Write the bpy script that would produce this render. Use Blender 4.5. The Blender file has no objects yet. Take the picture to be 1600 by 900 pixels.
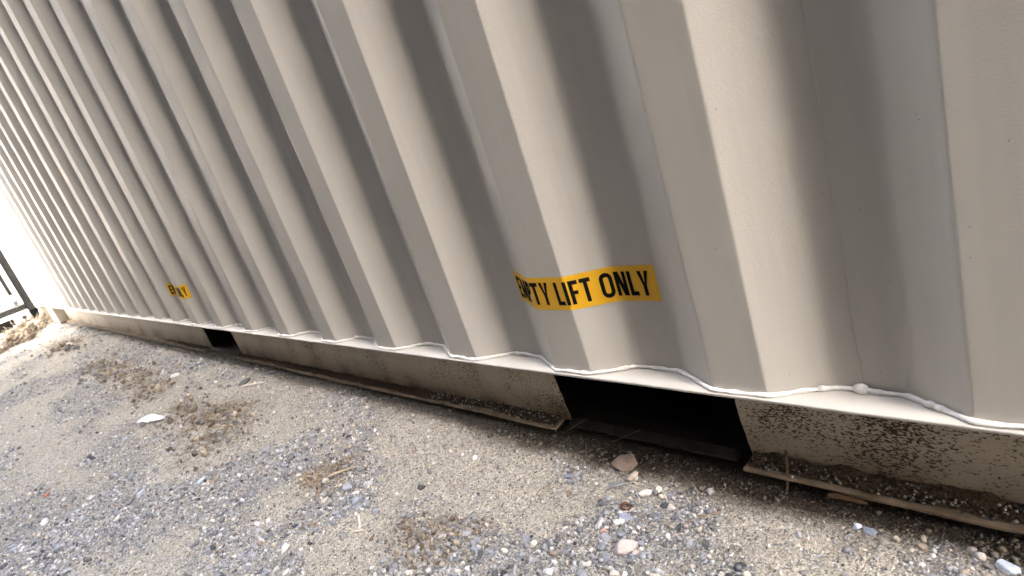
import bpy, bmesh, math, random
import numpy as np
from mathutils import Matrix, Vector

sc = bpy.context.scene
COL = sc.collection
random.seed(7)
RNG = np.random.default_rng(11)

# ------------------------------------------------------------------ camera
cam = bpy.data.cameras.new('camera')
cam.sensor_width = 36.0
cam.lens = 36.0 * 935.414 / 1600.0
cam.clip_start = 0.02
cam.clip_end = 2000
cam.dof.use_dof = True
cam.dof.focus_distance = 1.0
cam.dof.aperture_fstop = 8.0
camo = bpy.data.objects.new('camera', cam)
COL.objects.link(camo)
RM = [[0.6955460644590066, 0.6485556010869977, -0.30917843474969375],
      [-0.004648531182890103, -0.4262508783819404, -0.904593046533338],
      [-0.7184664664223579, 0.6306233590482574, -0.29346228999526236]]
CAMP = (0.57937, -0.62155, 0.60588)
mw = Matrix.Identity(4)
for i in range(3):
    mw[i][0] = RM[0][i]
    mw[i][1] = -RM[1][i]
    mw[i][2] = -RM[2][i]
    mw[i][3] = CAMP[i]
camo.matrix_world = mw
sc.camera = camo

# ------------------------------------------------------------------ light
SUN_EL = math.radians(46)
# horizontal direction TO the sun
SX, SY = 0.62, -0.785
wd = bpy.data.worlds.new('World')
sc.world = wd
wd.use_nodes = True
nt = wd.node_tree
sky = nt.nodes.new('ShaderNodeTexSky')
sky.sky_type = 'NISHITA'
sky.sun_disc = False
sky.sun_elevation = SUN_EL
sky.sun_rotation = math.atan2(SX, SY)
sky.air_density = 1.0
sky.dust_density = 10.0
sky.ozone_density = 0.15
bgn = nt.nodes['Background']
bgn.inputs['Strength'].default_value = 0.15
nt.links.new(sky.outputs[0], bgn.inputs[0])

sl = bpy.data.lights.new('sun', 'SUN')
sl.energy = 3.5
sl.angle = math.radians(0.53)
sl.color = (1.0, 0.98, 0.955)
so = bpy.data.objects.new('sun', sl)
COL.objects.link(so)
dirto = Vector((SX * math.cos(SUN_EL), SY * math.cos(SUN_EL), math.sin(SUN_EL)))
so.rotation_euler = dirto.to_track_quat('Z', 'Y').to_euler()
so.location = (3, -6, 9)

sc.view_settings.view_transform = 'Standard'
sc.view_settings.look = 'None'
sc.view_settings.gamma = 1.0
sc.view_settings.use_curve_mapping = False
sc.view_settings.exposure = 4.66

# ------------------------------------------------------------------ helpers
def link(o, parent=None):
    COL.objects.link(o)
    if parent is not None:
        o.parent = parent
    return o

def tag(o, label=None, cat=None, group=None, kind=None):
    if label: o['label'] = label
    if cat: o['category'] = cat
    if group: o['group'] = group
    if kind: o['kind'] = kind
    return o

def empty(name, label, cat, loc=(0, 0, 0), group=None):
    o = bpy.data.objects.new(name, None)
    o.location = loc
    o.empty_display_size = 0.1
    COL.objects.link(o)
    return tag(o, label, cat, group)

def mesh_obj(name, verts, faces, mat, parent=None, smooth=False, loc=None):
    me = bpy.data.meshes.new(name)
    me.from_pydata([tuple(v) for v in verts], [], [tuple(f) for f in faces])
    if smooth:
        me.polygons.foreach_set('use_smooth', [True] * len(me.polygons))
    me.materials.append(mat)
    me.update()
    o = bpy.data.objects.new(name, me)
    link(o, parent)
    if loc is not None:
        o.location = loc
    return o

def fast_mesh(name, V, F, mat, cols=None, smooth=False, parent=None):
    """V (n,3), F (m,3 or 4) numpy arrays, cols (n,3) optional"""
    me = bpy.data.meshes.new(name)
    n, (m, k) = len(V), F.shape
    me.vertices.add(n)
    me.vertices.foreach_set('co', np.ascontiguousarray(V, dtype=np.float32).ravel())
    me.loops.add(m * k)
    me.loops.foreach_set('vertex_index', np.ascontiguousarray(F, dtype=np.int32).ravel())
    me.polygons.add(m)
    me.polygons.foreach_set('loop_start', np.arange(0, m * k, k, dtype=np.int32))
    me.polygons.foreach_set('loop_total', np.full(m, k, dtype=np.int32))
    if smooth:
        me.polygons.foreach_set('use_smooth', np.ones(m, dtype=bool))
    me.update(calc_edges=True)
    if cols is not None:
        a = me.attributes.new('col', 'FLOAT_COLOR', 'POINT')
        c4 = np.ones((n, 4), dtype=np.float32)
        c4[:, :3] = cols
        a.data.foreach_set('color', c4.ravel())
    me.materials.append(mat)
    o = bpy.data.objects.new(name, me)
    return link(o, parent)

def box_vf(x0, x1, y0, y1, z0, z1):
    v = [(x0, y0, z0), (x1, y0, z0), (x1, y1, z0), (x0, y1, z0), (x0, y0, z1), (x1, y0, z1), (x1, y1, z1), (x0, y1, z1)]
    f = [(0, 3, 2, 1), (4, 5, 6, 7), (0, 1, 5, 4), (1, 2, 6, 5), (2, 3, 7, 6), (3, 0, 4, 7)]
    return v, f

def box(name, x0, x1, y0, y1, z0, z1, mat, parent=None, bevel=0.0):
    v, f = box_vf(x0, x1, y0, y1, z0, z1)
    bm = bmesh.new()
    vs = [bm.verts.new(p) for p in v]
    for q in f:
        bm.faces.new([vs[i] for i in q])
    if bevel > 0:
        bmesh.ops.bevel(bm, geom=bm.edges[:], offset=bevel, segments=2, affect='EDGES')
    me = bpy.data.meshes.new(name)
    bm.to_mesh(me)
    bm.free()
    me.materials.append(mat)
    o = bpy.data.objects.new(name, me)
    return link(o, parent)

# value noise (numpy), deterministic
def _hash(ix, iy, seed):
    h = (ix.astype(np.int64) * 374761393 + iy.astype(np.int64) * 668265263 + seed * 2147483647) & 0x7fffffff
    h = ((h ^ (h >> 13)) * 1274126177) & 0x7fffffff
    h = (h ^ (h >> 16)) & 0xffff
    return h / 65535.0

def vnoise(x, y, s, seed=0):
    x = np.asarray(x, float) * s; y = np.asarray(y, float) * s
    ix = np.floor(x); iy = np.floor(y)
    fx = x - ix; fy = y - iy
    fx = fx * fx * (3 - 2 * fx); fy = fy * fy * (3 - 2 * fy)
    a = _hash(ix, iy, seed); b = _hash(ix + 1, iy, seed)
    c = _hash(ix, iy + 1, seed); d = _hash(ix + 1, iy + 1, seed)
    return (a * (1 - fx) + b * fx) * (1 - fy) + (c * (1 - fx) + d * fx) * fy

def fbm(x, y, s, seed=0, oct=4):
    t = 0; a = 0.5; n = 0
    for i in range(oct):
        t = t + a * vnoise(x, y, s * 2 ** i, seed + i * 17); n += a; a *= 0.5
    return t / n

def sstep(a, b, x):
    t = np.clip((x - a) / (b - a), 0, 1)
    return t * t * (3 - 2 * t)

# ------------------------------------------------------------------ materials
def new_mat(name, rough=0.6, spec=0.4):
    m = bpy.data.materials.new(name)
    m.use_nodes = True
    b = m.node_tree.nodes['Principled BSDF']
    b.inputs['Roughness'].default_value = rough
    b.inputs['Specular IOR Level'].default_value = spec
    return m, m.node_tree, b

def N(nt, t, **kw):
    n = nt.nodes.new(t)
    for k, v in kw.items():
        if k in n.inputs.keys():
            n.inputs[k].default_value = v
        else:
            setattr(n, k, v)
    return n

def ramp(nt, src, stops, interp='LINEAR'):
    r = nt.nodes.new('ShaderNodeValToRGB')
    r.color_ramp.interpolation = interp
    e = r.color_ramp.elements
    while len(e) < len(stops):
        e.new(0.5)
    for i, (p, c) in enumerate(stops):
        e[i].position = p
        e[i].color = (*c, 1) if len(c) == 3 else c
    nt.links.new(src, r.inputs[0])
    return r

def mixc(nt, fac, a, b):
    m = nt.nodes.new('ShaderNodeMix')
    m.data_type = 'RGBA'
    for sock, v in ((m.inputs[0], fac), (m.inputs[6], a), (m.inputs[7], b)):
        if hasattr(v, 'is_linked'):
            nt.links.new(v, sock)
        elif isinstance(v, (tuple, list)):
            sock.default_value = (*v, 1)
        else:
            sock.default_value = v
    return m.outputs[2]

def mapped(nt, scale, loc=(0, 0, 0)):
    tc = nt.nodes.new('ShaderNodeTexCoord')
    mp = nt.nodes.new('ShaderNodeMapping')
    mp.inputs['Scale'].default_value = scale
    mp.inputs['Location'].default_value = loc
    nt.links.new(tc.outputs['Object'], mp.inputs[0])
    return mp.outputs[0]

def bump(nt, b, h, strength, dist):
    bp = nt.nodes.new('ShaderNodeBump')
    bp.inputs['Strength'].default_value = strength
    bp.inputs['Distance'].default_value = dist
    nt.links.new(h, bp.inputs['Height'])
    nt.links.new(bp.outputs[0], b.inputs['Normal'])
    return bp

PAINT = (0.480, 0.460, 0.415)

def paint_mat(name, base, dirt=0.0, rough=0.5):
    m, nt, b = new_mat(name, rough, 0.45)
    L = nt.links
    # faint vertical rolling streaks and cloudiness
    st = N(nt, 'ShaderNodeTexNoise', Scale=1.0, Detail=4.0)
    L.new(mapped(nt, (55, 55, 0.9)), st.inputs['Vector'])
    cl = N(nt, 'ShaderNodeTexNoise', Scale=3.0, Detail=5.0)
    L.new(mapped(nt, (1, 1, 1)), cl.inputs['Vector'])
    r1 = ramp(nt, st.outputs[0], [(0.3, tuple(0.93 * c for c in base)), (0.7, base)])
    c1 = mixc(nt, ramp(nt, cl.outputs[0], [(0.35, (0, 0, 0)), (0.75, (1, 1, 1))]).outputs[0], r1.outputs[0],
              (base[0] * 0.95, base[1] * 0.95, base[2] * 0.93))
    # dark flecks
    vo = N(nt, 'ShaderNodeTexVoronoi', Scale=1.0)
    L.new(mapped(nt, (62, 62, 40)), vo.inputs['Vector'])
    pick = nt.nodes.new('ShaderNodeSeparateColor')
    L.new(vo.outputs['Color'], pick.inputs[0])
    sel = N(nt, 'ShaderNodeMath', operation='GREATER_THAN')
    sel.inputs[1].default_value = 0.6
    L.new(pick.outputs[0], sel.inputs[0])
    dot = N(nt, 'ShaderNodeMath', operation='LESS_THAN')
    dot.inputs[1].default_value = 0.032
    L.new(vo.outputs['Distance'], dot.inputs[0])
    fl = N(nt, 'ShaderNodeMath', operation='MULTIPLY')
    L.new(sel.outputs[0], fl.inputs[0]); L.new(dot.outputs[0], fl.inputs[1])
    c2 = mixc(nt, fl.outputs[0], c1, (0.10, 0.075, 0.05))
    L.new(c2, b.inputs['Base Color'])
    # orange peel, slightly stretched across
    op = N(nt, 'ShaderNodeTexNoise', Scale=1.0, Detail=3.0)
    L.new(mapped(nt, (260, 260, 520)), op.inputs['Vector'])
    op2 = N(nt, 'ShaderNodeTexNoise', Scale=1.0, Detail=2.0)
    L.new(mapped(nt, (24, 24, 5)), op2.inputs['Vector'])
    ad = N(nt, 'ShaderNodeMath', operation='MULTIPLY_ADD')
    ad.inputs[1].default_value = 4.0
    L.new(op2.outputs[0], ad.inputs[0]); L.new(op.outputs[0], ad.inputs[2])
    bump(nt, b, ad.outputs[0], 0.30, 0.0012)
    return m

M_PAINT = paint_mat('beige_paint', PAINT)

def noisy_mat(name, c0, c1, scale, rough=0.8, bumpd=0.002, bstr=0.5, spec=0.3, stretch=(1, 1, 1)):
    m, nt, b = new_mat(name, rough, spec)
    n = N(nt, 'ShaderNodeTexNoise', Scale=scale, Detail=5.0)
    nt.links.new(mapped(nt, stretch), n.inputs['Vector'])
    r = ramp(nt, n.outputs[0], [(0.32, c0), (0.68, c1)])
    nt.links.new(r.outputs[0], b.inputs['Base Color'])
    bump(nt, b, n.outputs[0], bstr, bumpd)
    return m

def rail_mat():
    """beige paint spattered with dark brown mud and rust flecks, dust film low down"""
    m, nt, b = new_mat('spattered_beige_paint', 0.6, 0.3)
    L = nt.links
    base = (0.47, 0.41, 0.32)
    wv = N(nt, 'ShaderNodeTexNoise', Scale=60.0, Detail=2.0)
    L.new(mapped(nt, (1, 1, 1)), wv.inputs['Vector'])
    n1 = N(nt, 'ShaderNodeTexNoise', Scale=1.0, Detail=3.0, Roughness=0.65)
    L.new(mapped(nt, (210, 210, 430)), n1.inputs['Vector'])
    dens = N(nt, 'ShaderNodeTexNoise', Scale=9.0, Detail=3.0)
    L.new(mapped(nt, (1, 1, 1)), dens.inputs['Vector'])
    sep = nt.nodes.new('ShaderNodeSeparateXYZ')
    tc = nt.nodes.new('ShaderNodeTexCoord')
    L.new(tc.outputs['Object'], sep.inputs[0])
    xr = N(nt, 'ShaderNodeMapRange')
    xr.inputs[1].default_value = -2.5; xr.inputs[2].default_value = 0.35
    xr.inputs[3].default_value = -0.02; xr.inputs[4].default_value = 0.07
    L.new(sep.outputs[0], xr.inputs[0])
    a1 = N(nt, 'ShaderNodeMath', operation='MULTIPLY_ADD')
    a1.inputs[1].default_value = 0.48
    L.new(dens.outputs[0], a1.inputs[0]); L.new(n1.outputs[0], a1.inputs[2])
    a2 = N(nt, 'ShaderNodeMath', operation='ADD')
    L.new(a1.outputs[0], a2.inputs[0]); L.new(xr.outputs[0], a2.inputs[1])
    fl = ramp(nt, a2.outputs[0], [(0.87, (0, 0, 0)), (0.90, (1, 1, 1))])
    zr = N(nt, 'ShaderNodeMapRange')
    zr.inputs[1].default_value = 0.005; zr.inputs[2].default_value = 0.075
    zr.inputs[3].default_value = 1.7; zr.inputs[4].default_value = 0.0
    L.new(sep.outputs[2], zr.inputs[0])
    dm = N(nt, 'ShaderNodeMath', operation='MULTIPLY')
    L.new(zr.outputs[0], dm.inputs[0]); L.new(dens.outputs[0], dm.inputs[1])
    dust = mixc(nt, dm.outputs[0], mixc(nt, wv.outputs[0], base, tuple(c * 0.86 for c in base)), (0.13, 0.088, 0.052))
    c = mixc(nt, fl.outputs[0], dust, (0.045, 0.026, 0.014))
    L.new(c, b.inputs['Base Color'])
    bump(nt, b, n1.outputs[0], 0.25, 0.001)
    return m
M_RAIL = rail_mat()

M_FLANGE = noisy_mat('dusty_flange_paint', (0.12, 0.085, 0.055), (0.29, 0.23, 0.16), 22, 0.8, 0.001, 0.4, 0.2)

def weld_mat():
    m, nt, b = new_mat('painted_weld', 0.45, 0.5)
    n = N(nt, 'ShaderNodeTexNoise', Scale=160.0, Detail=3.0)
    nt.links.new(mapped(nt, (1, 1, 1)), n.inputs['Vector'])
    r = ramp(nt, n.outputs[0], [(0.3, (0.62, 0.60, 0.56)), (0.6, (0.74, 0.72, 0.68))])
    nt.links.new(r.outputs[0], b.inputs['Base Color'])
    bump(nt, b, n.outputs[0], 0.5, 0.002)
    return m
M_WELD = weld_mat()

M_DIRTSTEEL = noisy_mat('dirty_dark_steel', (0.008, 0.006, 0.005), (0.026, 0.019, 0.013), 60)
M_YELLOW = noisy_mat('yellow_vinyl', (0.68, 0.37, 0.012), (0.74, 0.41, 0.016), 40, 0.42, 0.0003, 0.3, 0.4)
M_BLACKINK = noisy_mat('black_print', (0.006, 0.006, 0.006), (0.011, 0.010, 0.010), 60, 0.8, 0.0002, 0.2, 0.05)
M_WHITE = noisy_mat('white_paint', (0.74, 0.74, 0.72), (0.80, 0.80, 0.78), 5, 0.45, 0.0005, 0.2, 0.4)
M_RUBBER = noisy_mat('black_rubber', (0.012, 0.012, 0.012), (0.03, 0.03, 0.03), 30, 0.6, 0.001, 0.3)
M_BLUE = noisy_mat('blue_vinyl', (0.03, 0.28, 0.6), (0.04, 0.32, 0.66), 30, 0.5, 0.0002, 0.2)
M_NEIGH = noisy_mat('brown_container_paint', (0.02, 0.016, 0.014), (0.03, 0.024, 0.02), 6, 0.6, 0.0008, 0.3)

def stone_mat(name, spec=0.25):
    m, nt, b = new_mat(name, 0.85, spec)
    at = nt.nodes.new('ShaderNodeAttribute')
    at.attribute_name = 'col'
    n = N(nt, 'ShaderNodeTexNoise', Scale=420.0, Detail=4.0)
    nt.links.new(mapped(nt, (1, 1, 1)), n.inputs['Vector'])
    r = ramp(nt, n.outputs[0], [(0.25, (0.72, 0.72, 0.72)), (0.75, (1.15, 1.15, 1.15))])
    mx = nt.nodes.new('ShaderNodeMix'); mx.data_type = 'RGBA'; mx.blend_type = 'MULTIPLY'
    mx.inputs[0].default_value = 1.0
    nt.links.new(at.outputs['Color'], mx.inputs[6]); nt.links.new(r.outputs[0], mx.inputs[7])
    nt.links.new(mx.outputs[2], b.inputs['Base Color'])
    bump(nt, b, n.outputs[0], 0.5, 0.0015)
    return m
M_STONE = stone_mat('crushed_stone')

def ground_mat():
    m, nt, b = new_mat('gravelly_dirt', 0.95, 0.15)
    L = nt.links
    def attr(n):
        a = nt.nodes.new('ShaderNodeAttribute'); a.attribute_name = n
        return a
    co = mapped(nt, (1, 1, 1))
    # distort for irregular grains
    def grains(scale):
        v = N(nt, 'ShaderNodeTexVoronoi', Scale=scale); L.new(co, v.inputs['Vector'])
        s = nt.nodes.new('ShaderNodeSeparateColor'); L.new(v.outputs['Color'], s.inputs[0])
        return v, s
    v1, s1 = grains(230.0)
    v2, s2 = grains(520.0)
    n1 = N(nt, 'ShaderNodeTexNoise', Scale=14.0, Detail=6.0, Roughness=0.65); L.new(co, n1.inputs['Vector'])
    n2 = N(nt, 'ShaderNodeTexNoise', Scale=900.0, Detail=2.0); L.new(co, n2.inputs['Vector'])
    sand = ramp(nt, n1.outputs[0], [(0.3, (0.42, 0.38, 0.30)), (0.5, (0.54, 0.50, 0.405)), (0.72, (0.63, 0.595, 0.50))])
    grey = ramp(nt, n1.outputs[0], [(0.3, (0.20, 0.195, 0.178)), (0.7, (0.36, 0.348, 0.313))])  # gravel grey, darkened to stand in for shade between the stones
    g = attr('gravel')
    base = mixc(nt, g.outputs['Fac'], sand.outputs[0], grey.outputs[0])
    brown = attr('brown')
    base = mixc(nt, brown.outputs['Fac'], base, (0.22, 0.175, 0.125))
    # single grains
    gr1 = ramp(nt, s1.outputs[0], [(0.0, (0.07, 0.072, 0.078)), (0.2, (0.20, 0.203, 0.21)), (0.45, (0.42, 0.40, 0.35)),
                                   (0.75, (0.58, 0.53, 0.42)), (1.0, (0.74, 0.71, 0.64))])
    f1 = ramp(nt, s1.outputs[1], [(0.45, (0, 0, 0)), (0.55, (0.85, 0.85, 0.85))])
    base = mixc(nt, f1.outputs[0], base, gr1.outputs[0])
    gr2 = ramp(nt, s2.outputs[0], [(0.0, (0.05, 0.05, 0.052)), (0.25, (0.22, 0.21, 0.19)), (0.6, (0.50, 0.46, 0.36)), (1.0, (0.74, 0.70, 0.61))])
    f2 = ramp(nt, s2.outputs[1], [(0.5, (0, 0, 0)), (0.6, (0.75, 0.75, 0.75))])
    base = mixc(nt, f2.outputs[0], base, gr2.outputs[0])
    damp_shade = attr('damp_shade')
    base = mixc(nt, damp_shade.outputs['Fac'], base, (0.040, 0.027, 0.018))  # damp soil and rail shade both mixed into the ground colour
    L.new(base, b.inputs['Base Color'])
    h1 = ramp(nt, v1.outputs['Distance'], [(0.0, (1, 1, 1)), (0.7, (0, 0, 0))])
    h2 = ramp(nt, v2.outputs['Distance'], [(0.0, (1, 1, 1)), (0.7, (0, 0, 0))])
    a = N(nt, 'ShaderNodeMath', operation='MULTIPLY_ADD'); a.inputs[1].default_value = 0.5
    L.new(h2.outputs[0], a.inputs[0]); L.new(h1.outputs[0], a.inputs[2])
    a2 = N(nt, 'ShaderNodeMath', operation='MULTIPLY_ADD'); a2.inputs[1].default_value = 0.6
    L.new(n2.outputs[0], a2.inputs[0]); L.new(a.outputs[0], a2.inputs[2])
    bump(nt, b, a2.outputs[0], 1.0, 0.005)
    return m
M_GROUND = ground_mat()

# ------------------------------------------------------------------ ground
# world positions of the patches (x along the container, y towards it)
GRAVEL_P = [(-0.462, -0.258), (-0.535, -0.305), (-0.342, -0.248), (-0.096, -0.251), (-0.185, -0.255), (-0.022, -0.243), (0.037, -0.096), (0.127, -0.101), (0.159, -0.048), (0.034, -0.193), (-0.455, -0.428), (-0.579, -0.45), (-0.704, -0.469), (-0.842, -0.211), (-0.821, -0.256), (0.437, -0.022), (0.242, -0.111), (-0.1, -0.051), (-0.267, -0.009), (0.0, -0.33), (0.12, -0.2)]
GRAVEL_F = [(-1.093, -0.678), (-1.351, -0.699), (-1.204, -0.591), (-1.005, -0.489), (-1.629, -0.459), (-2.121, 0.0), (-1.737, -0.012), (-3.346, -0.563), (-2.362, -0.429), (-1.2, -0.03)]
SAND_P = [(-0.316, -0.35), (-0.451, -0.378), (-0.38, -0.189), (-0.362, -0.102), (-0.247, -0.103), (-0.147, -0.103), (-0.071, -0.124), (-0.552, -0.096), (0.327, -0.05), (0.278, -0.037), (0.222, -0.022), (-0.652, -0.32), (-0.373, -0.328)]
SAND_F = [(-1.875, -0.366), (-1.578, -0.375), (-1.163, -0.397), (-1.952, -0.632), (-3.967, -0.273), (-3.677, -0.441), (-1.152, -0.121), (-2.9, -0.42)]
MULCH = [(-2.977, -0.242), (-2.637, -0.224), (-2.301, -0.221), (-1.993, -0.248), (-1.553, -0.261), (-1.389, -0.252), (-1.347, -0.206), (-1.232, -0.209), (-1.177, -0.287), (-0.208, -0.25), (-0.18, -0.23), (-0.274, -0.269), (-0.224, -0.279), (-0.629, -0.27), (-0.589, -0.244), (-0.58, -0.209), (-4.3, -0.2)]

def gsum(x, y, pts, r):
    t = 0
    for px, py in pts:
        rr = r * (1 + 0.5 * max(0, -px - 1))
        t = t + np.exp(-(((x - px) / rr) ** 2 + ((y - py) / (r * 1.0)) ** 2))
    return t

def gravel_mask(x, y):
    v = fbm(x, y * 1.6, 3.2, 5, 4) - 0.5
    v = v * 1.6 + 0.42 * (gsum(x, y, GRAVEL_P, 0.065) + gsum(x, y, GRAVEL_F, 0.12)) - 0.45 * (gsum(x, y, SAND_P, 0.06) + gsum(x, y, SAND_F, 0.11))
    return sstep(-0.20, 0.28, v)

def brown_mask(x, y):
    g = 0
    for i, (px, py) in enumerate(MULCH):
        r = 0.075 if px < -1 else 0.035
        rx = r * (1 + 0.9 * max(0, -px - 1))
        g = np.maximum(g, np.exp(-(((x - px) / rx) ** 2 + ((y - py) / r) ** 2)))
    return np.clip(g * (0.55 + 0.9 * (fbm(x, y, 22, 31, 3) - 0.35)), 0, 1)

def ground_z(x, y):
    x = np.asarray(x, float); y = np.asarray(y, float)
    near = sstep(-2.2, -0.2, x)
    z = -0.004 - 0.016 * near
    z = z + 0.030 * (fbm(x, y, 2.3, 1, 3) - 0.5) + 0.016 * (fbm(x, y, 9, 2, 3) - 0.5) + 0.0065 * (fbm(x, y, 38, 3, 3) - 0.5)
    z = z + 0.02 * brown_mask(x, y) + 0.006 * gravel_mask(x, y) * (fbm(x, y, 70, 4, 2) - 0.2)
    # soil touching or just under the rail
    under = sstep(-0.03, 0.05, y)
    z = z * (1 - under) + under * (-0.012 - 0.012 * near + 0.009 * (fbm(x, y, 6, 9, 3) - 0.35))
    away = np.clip((np.hypot(np.maximum(np.abs(x + 2.5) - 6, 0), np.maximum(np.abs(y + 0.8) - 2.5, 0))) / 3, 0, 1)
    return z * (1 - away) + away * (-0.02 + 0.05 * (fbm(x, y, 0.5, 8, 3) - 0.5))

def damp_shade_mask(x, y):  # damp dirt plus painted-in shade along the foot of the rail
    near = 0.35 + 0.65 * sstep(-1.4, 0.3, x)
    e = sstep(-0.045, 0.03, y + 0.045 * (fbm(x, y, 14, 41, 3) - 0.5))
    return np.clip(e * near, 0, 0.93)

def graded(segs):
    out = [segs[0][0]]
    for a, b, d in segs:
        n = max(1, int(round((b - a) / d)))
        out += list(np.linspace(a, b, n + 1)[1:])
    return np.array(out)

def geo(a, b, d0, k=1.35):
    out = [a]; d = d0
    s = 1 if b > a else -1
    while (b - out[-1]) * s > d:
        out.append(out[-1] + s * d); d *= k
    out.append(b)
    return out

gx = np.concatenate([np.array(geo(-8.0, -220.0, 0.3)[::-1])[:-1],
                     graded([(-8.0, -4.0, 0.03), (-4.0, -2.2, 0.014), (-2.2, -1.0, 0.008), (-1.0, 0.75, 0.004), (0.75, 1.6, 0.02), (1.6, 5.0, 0.15)]),
                     np.array(geo(5.0, 220.0, 0.3))[1:]])
gy = np.concatenate([np.array(geo(-1.6, -220.0, 0.2)[::-1])[:-1],
                     graded([(-1.6, -0.95, 0.02), (-0.95, -0.5, 0.007), (-0.5, 0.13, 0.004), (0.13, 0.4, 0.03)]),
                     np.array(geo(0.4, 220.0, 0.2))[1:]])
GX, GY = np.meshgrid(gx, gy)
GZ = ground_z(GX, GY)
nV = GX.size
idx = np.arange(nV).reshape(GX.shape)
F = np.stack([idx[:-1, :-1], idx[:-1, 1:], idx[1:, 1:], idx[1:, :-1]], -1).reshape(-1, 4)
ground = fast_mesh('ground', np.stack([GX, GY, GZ], -1).reshape(-1, 3), F, M_GROUND, smooth=True)
for nm, arr in (('gravel', gravel_mask(GX, GY)), ('brown', brown_mask(GX, GY)), ('damp_shade', damp_shade_mask(GX, GY))):
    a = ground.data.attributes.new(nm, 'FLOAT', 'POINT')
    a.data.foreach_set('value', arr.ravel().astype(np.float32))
tag(ground, kind='structure')

# ------------------------------------------------------------------ main container
H = 0.165            # top of the bottom rail
YL = -0.0087         # outer lip of the rail
YW = 0.0687          # rail web
PER, WF, SLW, DEP = 0.278, 0.0717, 0.068, 0.036
L0 = 0.46985         # left edge of an outer flat
XA, XB = -7.07, 5.02
TOP = 2.55

def profile():
    """polyline (x, y) of the corrugated sheet with rounded folds"""
    corners = []
    k = -25
    while True:
        x = L0 + k * PER
        if x > XB + 1: break
        corners += [(x, 0, 0.010), (x + WF, 0, 0.010), (x + WF + SLW, DEP, 0.042), (x + PER - SLW, DEP, 0.042)]
        k += 1
    pts = []
    for i in range(1, len(corners) - 1):
        p0 = Vector(corners[i - 1][:2]); p = Vector(corners[i][:2]); p1 = Vector(corners[i + 1][:2])
        r = corners[i][2]
        a = (p0 - p).normalized(); b = (p1 - p).normalized()
        ang = a.angle(b); turn = math.pi - ang
        t = r * math.tan(turn / 2)
        s, e = p + a * t, p + b * t
        pts.append(p + a * (t + 0.002)); 
        for j in range(7):
            u = j / 6
            q = (1 - u) ** 2 * s + 2 * u * (1 - u) * p + u * u * e
            pts.append(q)
        pts.append(p + b * (t + 0.002))
    return [(q.x, q.y) for q in pts]

PROF = np.array(profile())
PS = np.concatenate([[0], np.cumsum(np.hypot(np.diff(PROF[:, 0]), np.diff(PROF[:, 1])))])
def s_of_x(x): return float(np.interp(x, PROF[:, 0], PS))
def at_s(s):
    x = np.interp(s, PS, PROF[:, 0]); y = np.interp(s, PS, PROF[:, 1])
    d = 0.002
    tx = np.interp(s + d, PS, PROF[:, 0]) - np.interp(s - d, PS, PROF[:, 0])
    ty = np.interp(s + d, PS, PROF[:, 1]) - np.interp(s - d, PS, PROF[:, 1])
    n = np.hypot(tx, ty)
    return x, y, ty / n, -tx / n        # normal points to -y (outwards)

cont = empty('shipping_container', 'long beige corrugated shipping container with two fork pockets and yellow decals', 'shipping container', (0, 0, 0))

def panel(x0, x1, name, mat, parent, z0, z1, flip=False, yoff=0.0):
    m = (PROF[:, 0] > x0 + 1e-4) & (PROF[:, 0] < x1 - 1e-4)
    xs = np.concatenate([[x0], PROF[m, 0], [x1]])
    ys = np.concatenate([[np.interp(x0, PROF[:, 0], PROF[:, 1])], PROF[m, 1], [np.interp(x1, PROF[:, 0], PROF[:, 1])]])
    zs = np.linspace(z0, z1, 7)
    X, Z = np.meshgrid(xs, zs); Y, _ = np.meshgrid(ys, zs)
    V = np.stack([X, (yoff - Y if flip else Y + yoff), Z], -1).reshape(-1, 3)
    i = np.arange(X.size).reshape(X.shape)
    F = np.stack([i[:-1, :-1], i[:-1, 1:], i[1:, 1:], i[1:, :-1]], -1).reshape(-1, 4)
    if flip: F = F[:, ::-1]
    o = fast_mesh(name, V, F, mat, smooth=True, parent=parent)
    md = o.modifiers.new('sheet', 'SOLIDIFY'); md.thickness = 0.002; md.offset = -1; md.use_rim = False
    return o

SEAM0 = 0.362
seams = [SEAM0 - 4 * PER * k for k in range(-4, 7)]
edges = sorted([XA + 0.165] + [s for s in seams if XA + 0.3 < s < XB - 0.2] + [XB - 0.05])
for a, b in zip(edges[:-1], edges[1:]):
    panel(a, b, 'wall_panel', M_PAINT, cont, H + 0.001, TOP)

def tube(path, rad, name, mat, parent, seg=8, jit=0.0, rfun=None):
    """round bead along a list of points"""
    P = np.array(path, float); n = len(P)
    T = np.gradient(P, axis=0); T /= np.linalg.norm(T, axis=1)[:, None]
    up = np.array([0, 0, 1.0])
    V = []
    for i in range(n):
        t = T[i]
        u = up if abs(t @ up) < 0.9 else np.array([0, 1.0, 0])
        a = np.cross(t, u); a /= np.linalg.norm(a); b = np.cross(a, t)
        r = rad if rfun is None else rfun(i)
        for k in range(seg):
            th = 2 * math.pi * k / seg
            V.append(P[i] + r * (math.cos(th) * a + math.sin(th) * b))
    V = np.array(V)
    F = []
    for i in range(n - 1):
        for k in range(seg):
            F.append((i * seg + k, i * seg + (k + 1) % seg, (i + 1) * seg + (k + 1) % seg, (i + 1) * seg + k))
    return fast_mesh(name, V, np.array(F), mat, smooth=True, parent=parent)

# seam welds between panels
for s in edges[1:-1]:
    yy = float(np.interp(s, PROF[:, 0], PROF[:, 1]))
    zs = np.arange(H + 0.004, 2.5, 0.012)
    path = [(s + 0.0007 * math.sin(z * 40) + 0.0006 * (random.random() - .5), yy + 0.0004, z) for z in zs]
    rr = [0.0009 + 0.0006 * random.random() for _ in zs]
    tube(path, 0.0014, 'seam_weld', M_PAINT, cont, 6, rfun=lambda i: rr[i])

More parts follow.
